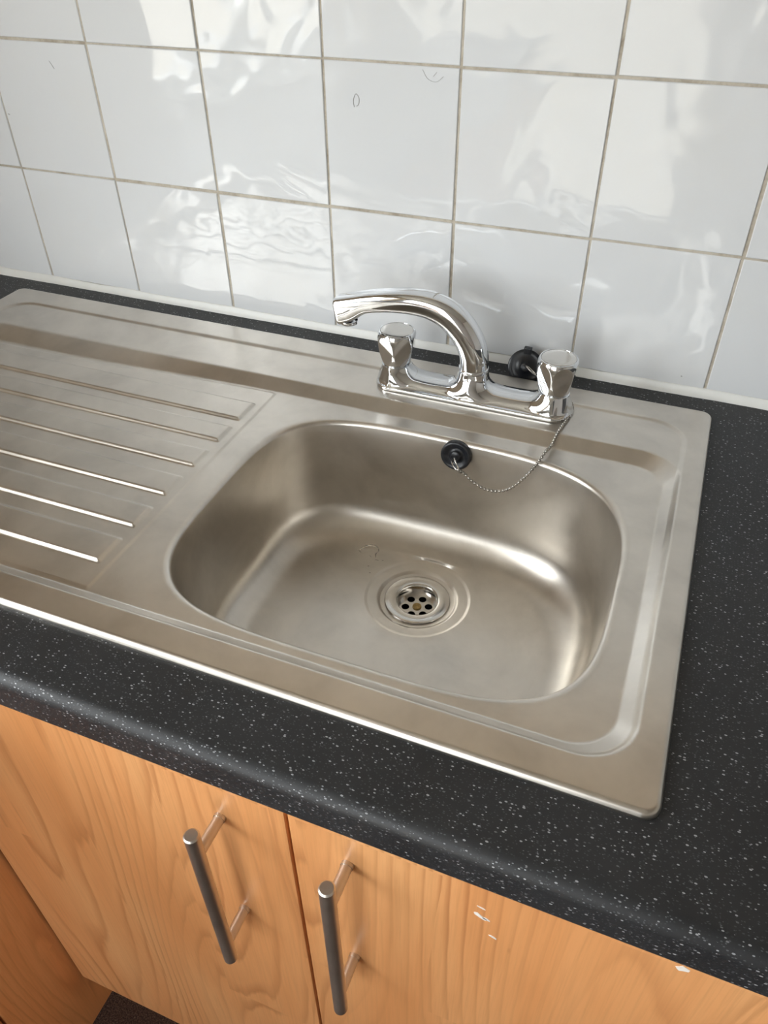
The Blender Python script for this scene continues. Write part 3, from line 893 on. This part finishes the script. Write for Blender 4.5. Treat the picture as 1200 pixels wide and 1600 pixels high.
        MB().lathe([(0.0148, 0.0222), (0.0148, 0.0236)], 48, None, (hx, cy, cz)).build('stem_ring', 'chrome', root, smooth=True)
    return root
tap = build_tap()

# ------------------------------------------------------------------ small details
flake(dr, 0.6681, -0.1264, 0.0075, 0.0026, -0.6, 1)
flake(dr, 0.6725, -0.1275, 0.0040, 0.0020, -0.5, 5)
flake(dr, 0.6685, -0.1135, 0.0045, 0.0012, -0.3, 2)
flake(dr, 0.6796, -0.1514, 0.0050, 0.0015, -0.4, 3)
flake(dr, 0.7982, -0.0905, 0.0050, 0.0040, 0.3, 4)
# faint marks on the tiles
def scuff(pts, r):
    MB().tube(spline([(x, -0.0004, z) for x, z in pts], 24), r, 6).build('scuff_mark', 'scuff', wb, smooth=True)
scuff([(0.3345, 0.2570), (0.3335, 0.2630), (0.3365, 0.2695), (0.3400, 0.2660), (0.3395, 0.2600), (0.3370, 0.2580)], 0.00035)
scuff([(0.4100, 0.2960), (0.4160, 0.2880), (0.4250, 0.2860), (0.4320, 0.2910)], 0.0002)
scuff([(0.4215, 0.2905), (0.4250, 0.2945)], 0.0003)
scuff([(-0.0590, 0.2790), (-0.0540, 0.2710)], 0.00025)
scuff([(-0.1460, 0.2155), (-0.1435, 0.2150)], 0.0006)
scuff([(0.7215, 0.0128), (0.7230, 0.0122)], 0.0006)


pud = [(0.4256, -0.2332), (0.4280, -0.2277), (0.4345, -0.2204), (0.4431, -0.2202), (0.4477, -0.2247), (0.4467, -0.2309), (0.4480, -0.2372), (0.4440, -0.2377), (0.4394, -0.2360), (0.4316, -0.2362)]
def water(name, pts, hgt, label, zf=None):
    P = np.array(pts, float)
    bowl = next(o for o in sink.children if o.name.startswith('bowl'))
    def floor_z(x, y):
        ok, loc, *_ = bowl.ray_cast(Vector((x, y, 0.0)) - BASE[bowl.name] , Vector((0, 0, -1)))
        return loc.z + BASE[bowl.name].z if ok else DZ
    P = resample(spline(np.vstack([P, P[:1]]).tolist(), 160), 49)[:-1]
    c = P.mean(0); R = []
    for q, z in ((1.0, -0.0003), (1.0, 0.0), (0.96, 0.5), (0.90, 0.8), (0.75, 0.97), (0.4, 1.0), (0.02, 1.0)):
        R.append([(c[0] + (p[0] - c[0]) * q, c[1] + (p[1] - c[1]) * q, floor_z(c[0] + (p[0] - c[0]) * q, c[1] + (p[1] - c[1]) * q) + (hgt * z if z > 0 else z)) for p in P])
    return tag(MB().rings(R, True, True, True).build(name, 'water', None, smooth=True), label, 'water', 'water drops in the bowl')
water('water_puddle', pud, 0.0017, 'small flat puddle of water on the bowl floor near the drain')
def round_drop(x, y, r, label, st=1.0):
    water('water_drop', [(x + r * st * math.cos(t), y + r * math.sin(t)) for t in np.linspace(0, 2 * math.pi, 10, endpoint=False)], 0.0019, label)
round_drop(0.4520, -0.2418, 0.0017, 'elongated water drop at the tip of the small puddle', 2.0)
round_drop(0.4583, -0.2402, 0.0021, 'round water drop nearest the drain ring beside the small puddle')
round_drop(0.4463, -0.2536, 0.0014, 'tiny water drop between the puddle and the lowest drop')
round_drop(0.4520, -0.2628, 0.0016, 'lowest of the tiny water drops left of the drain')
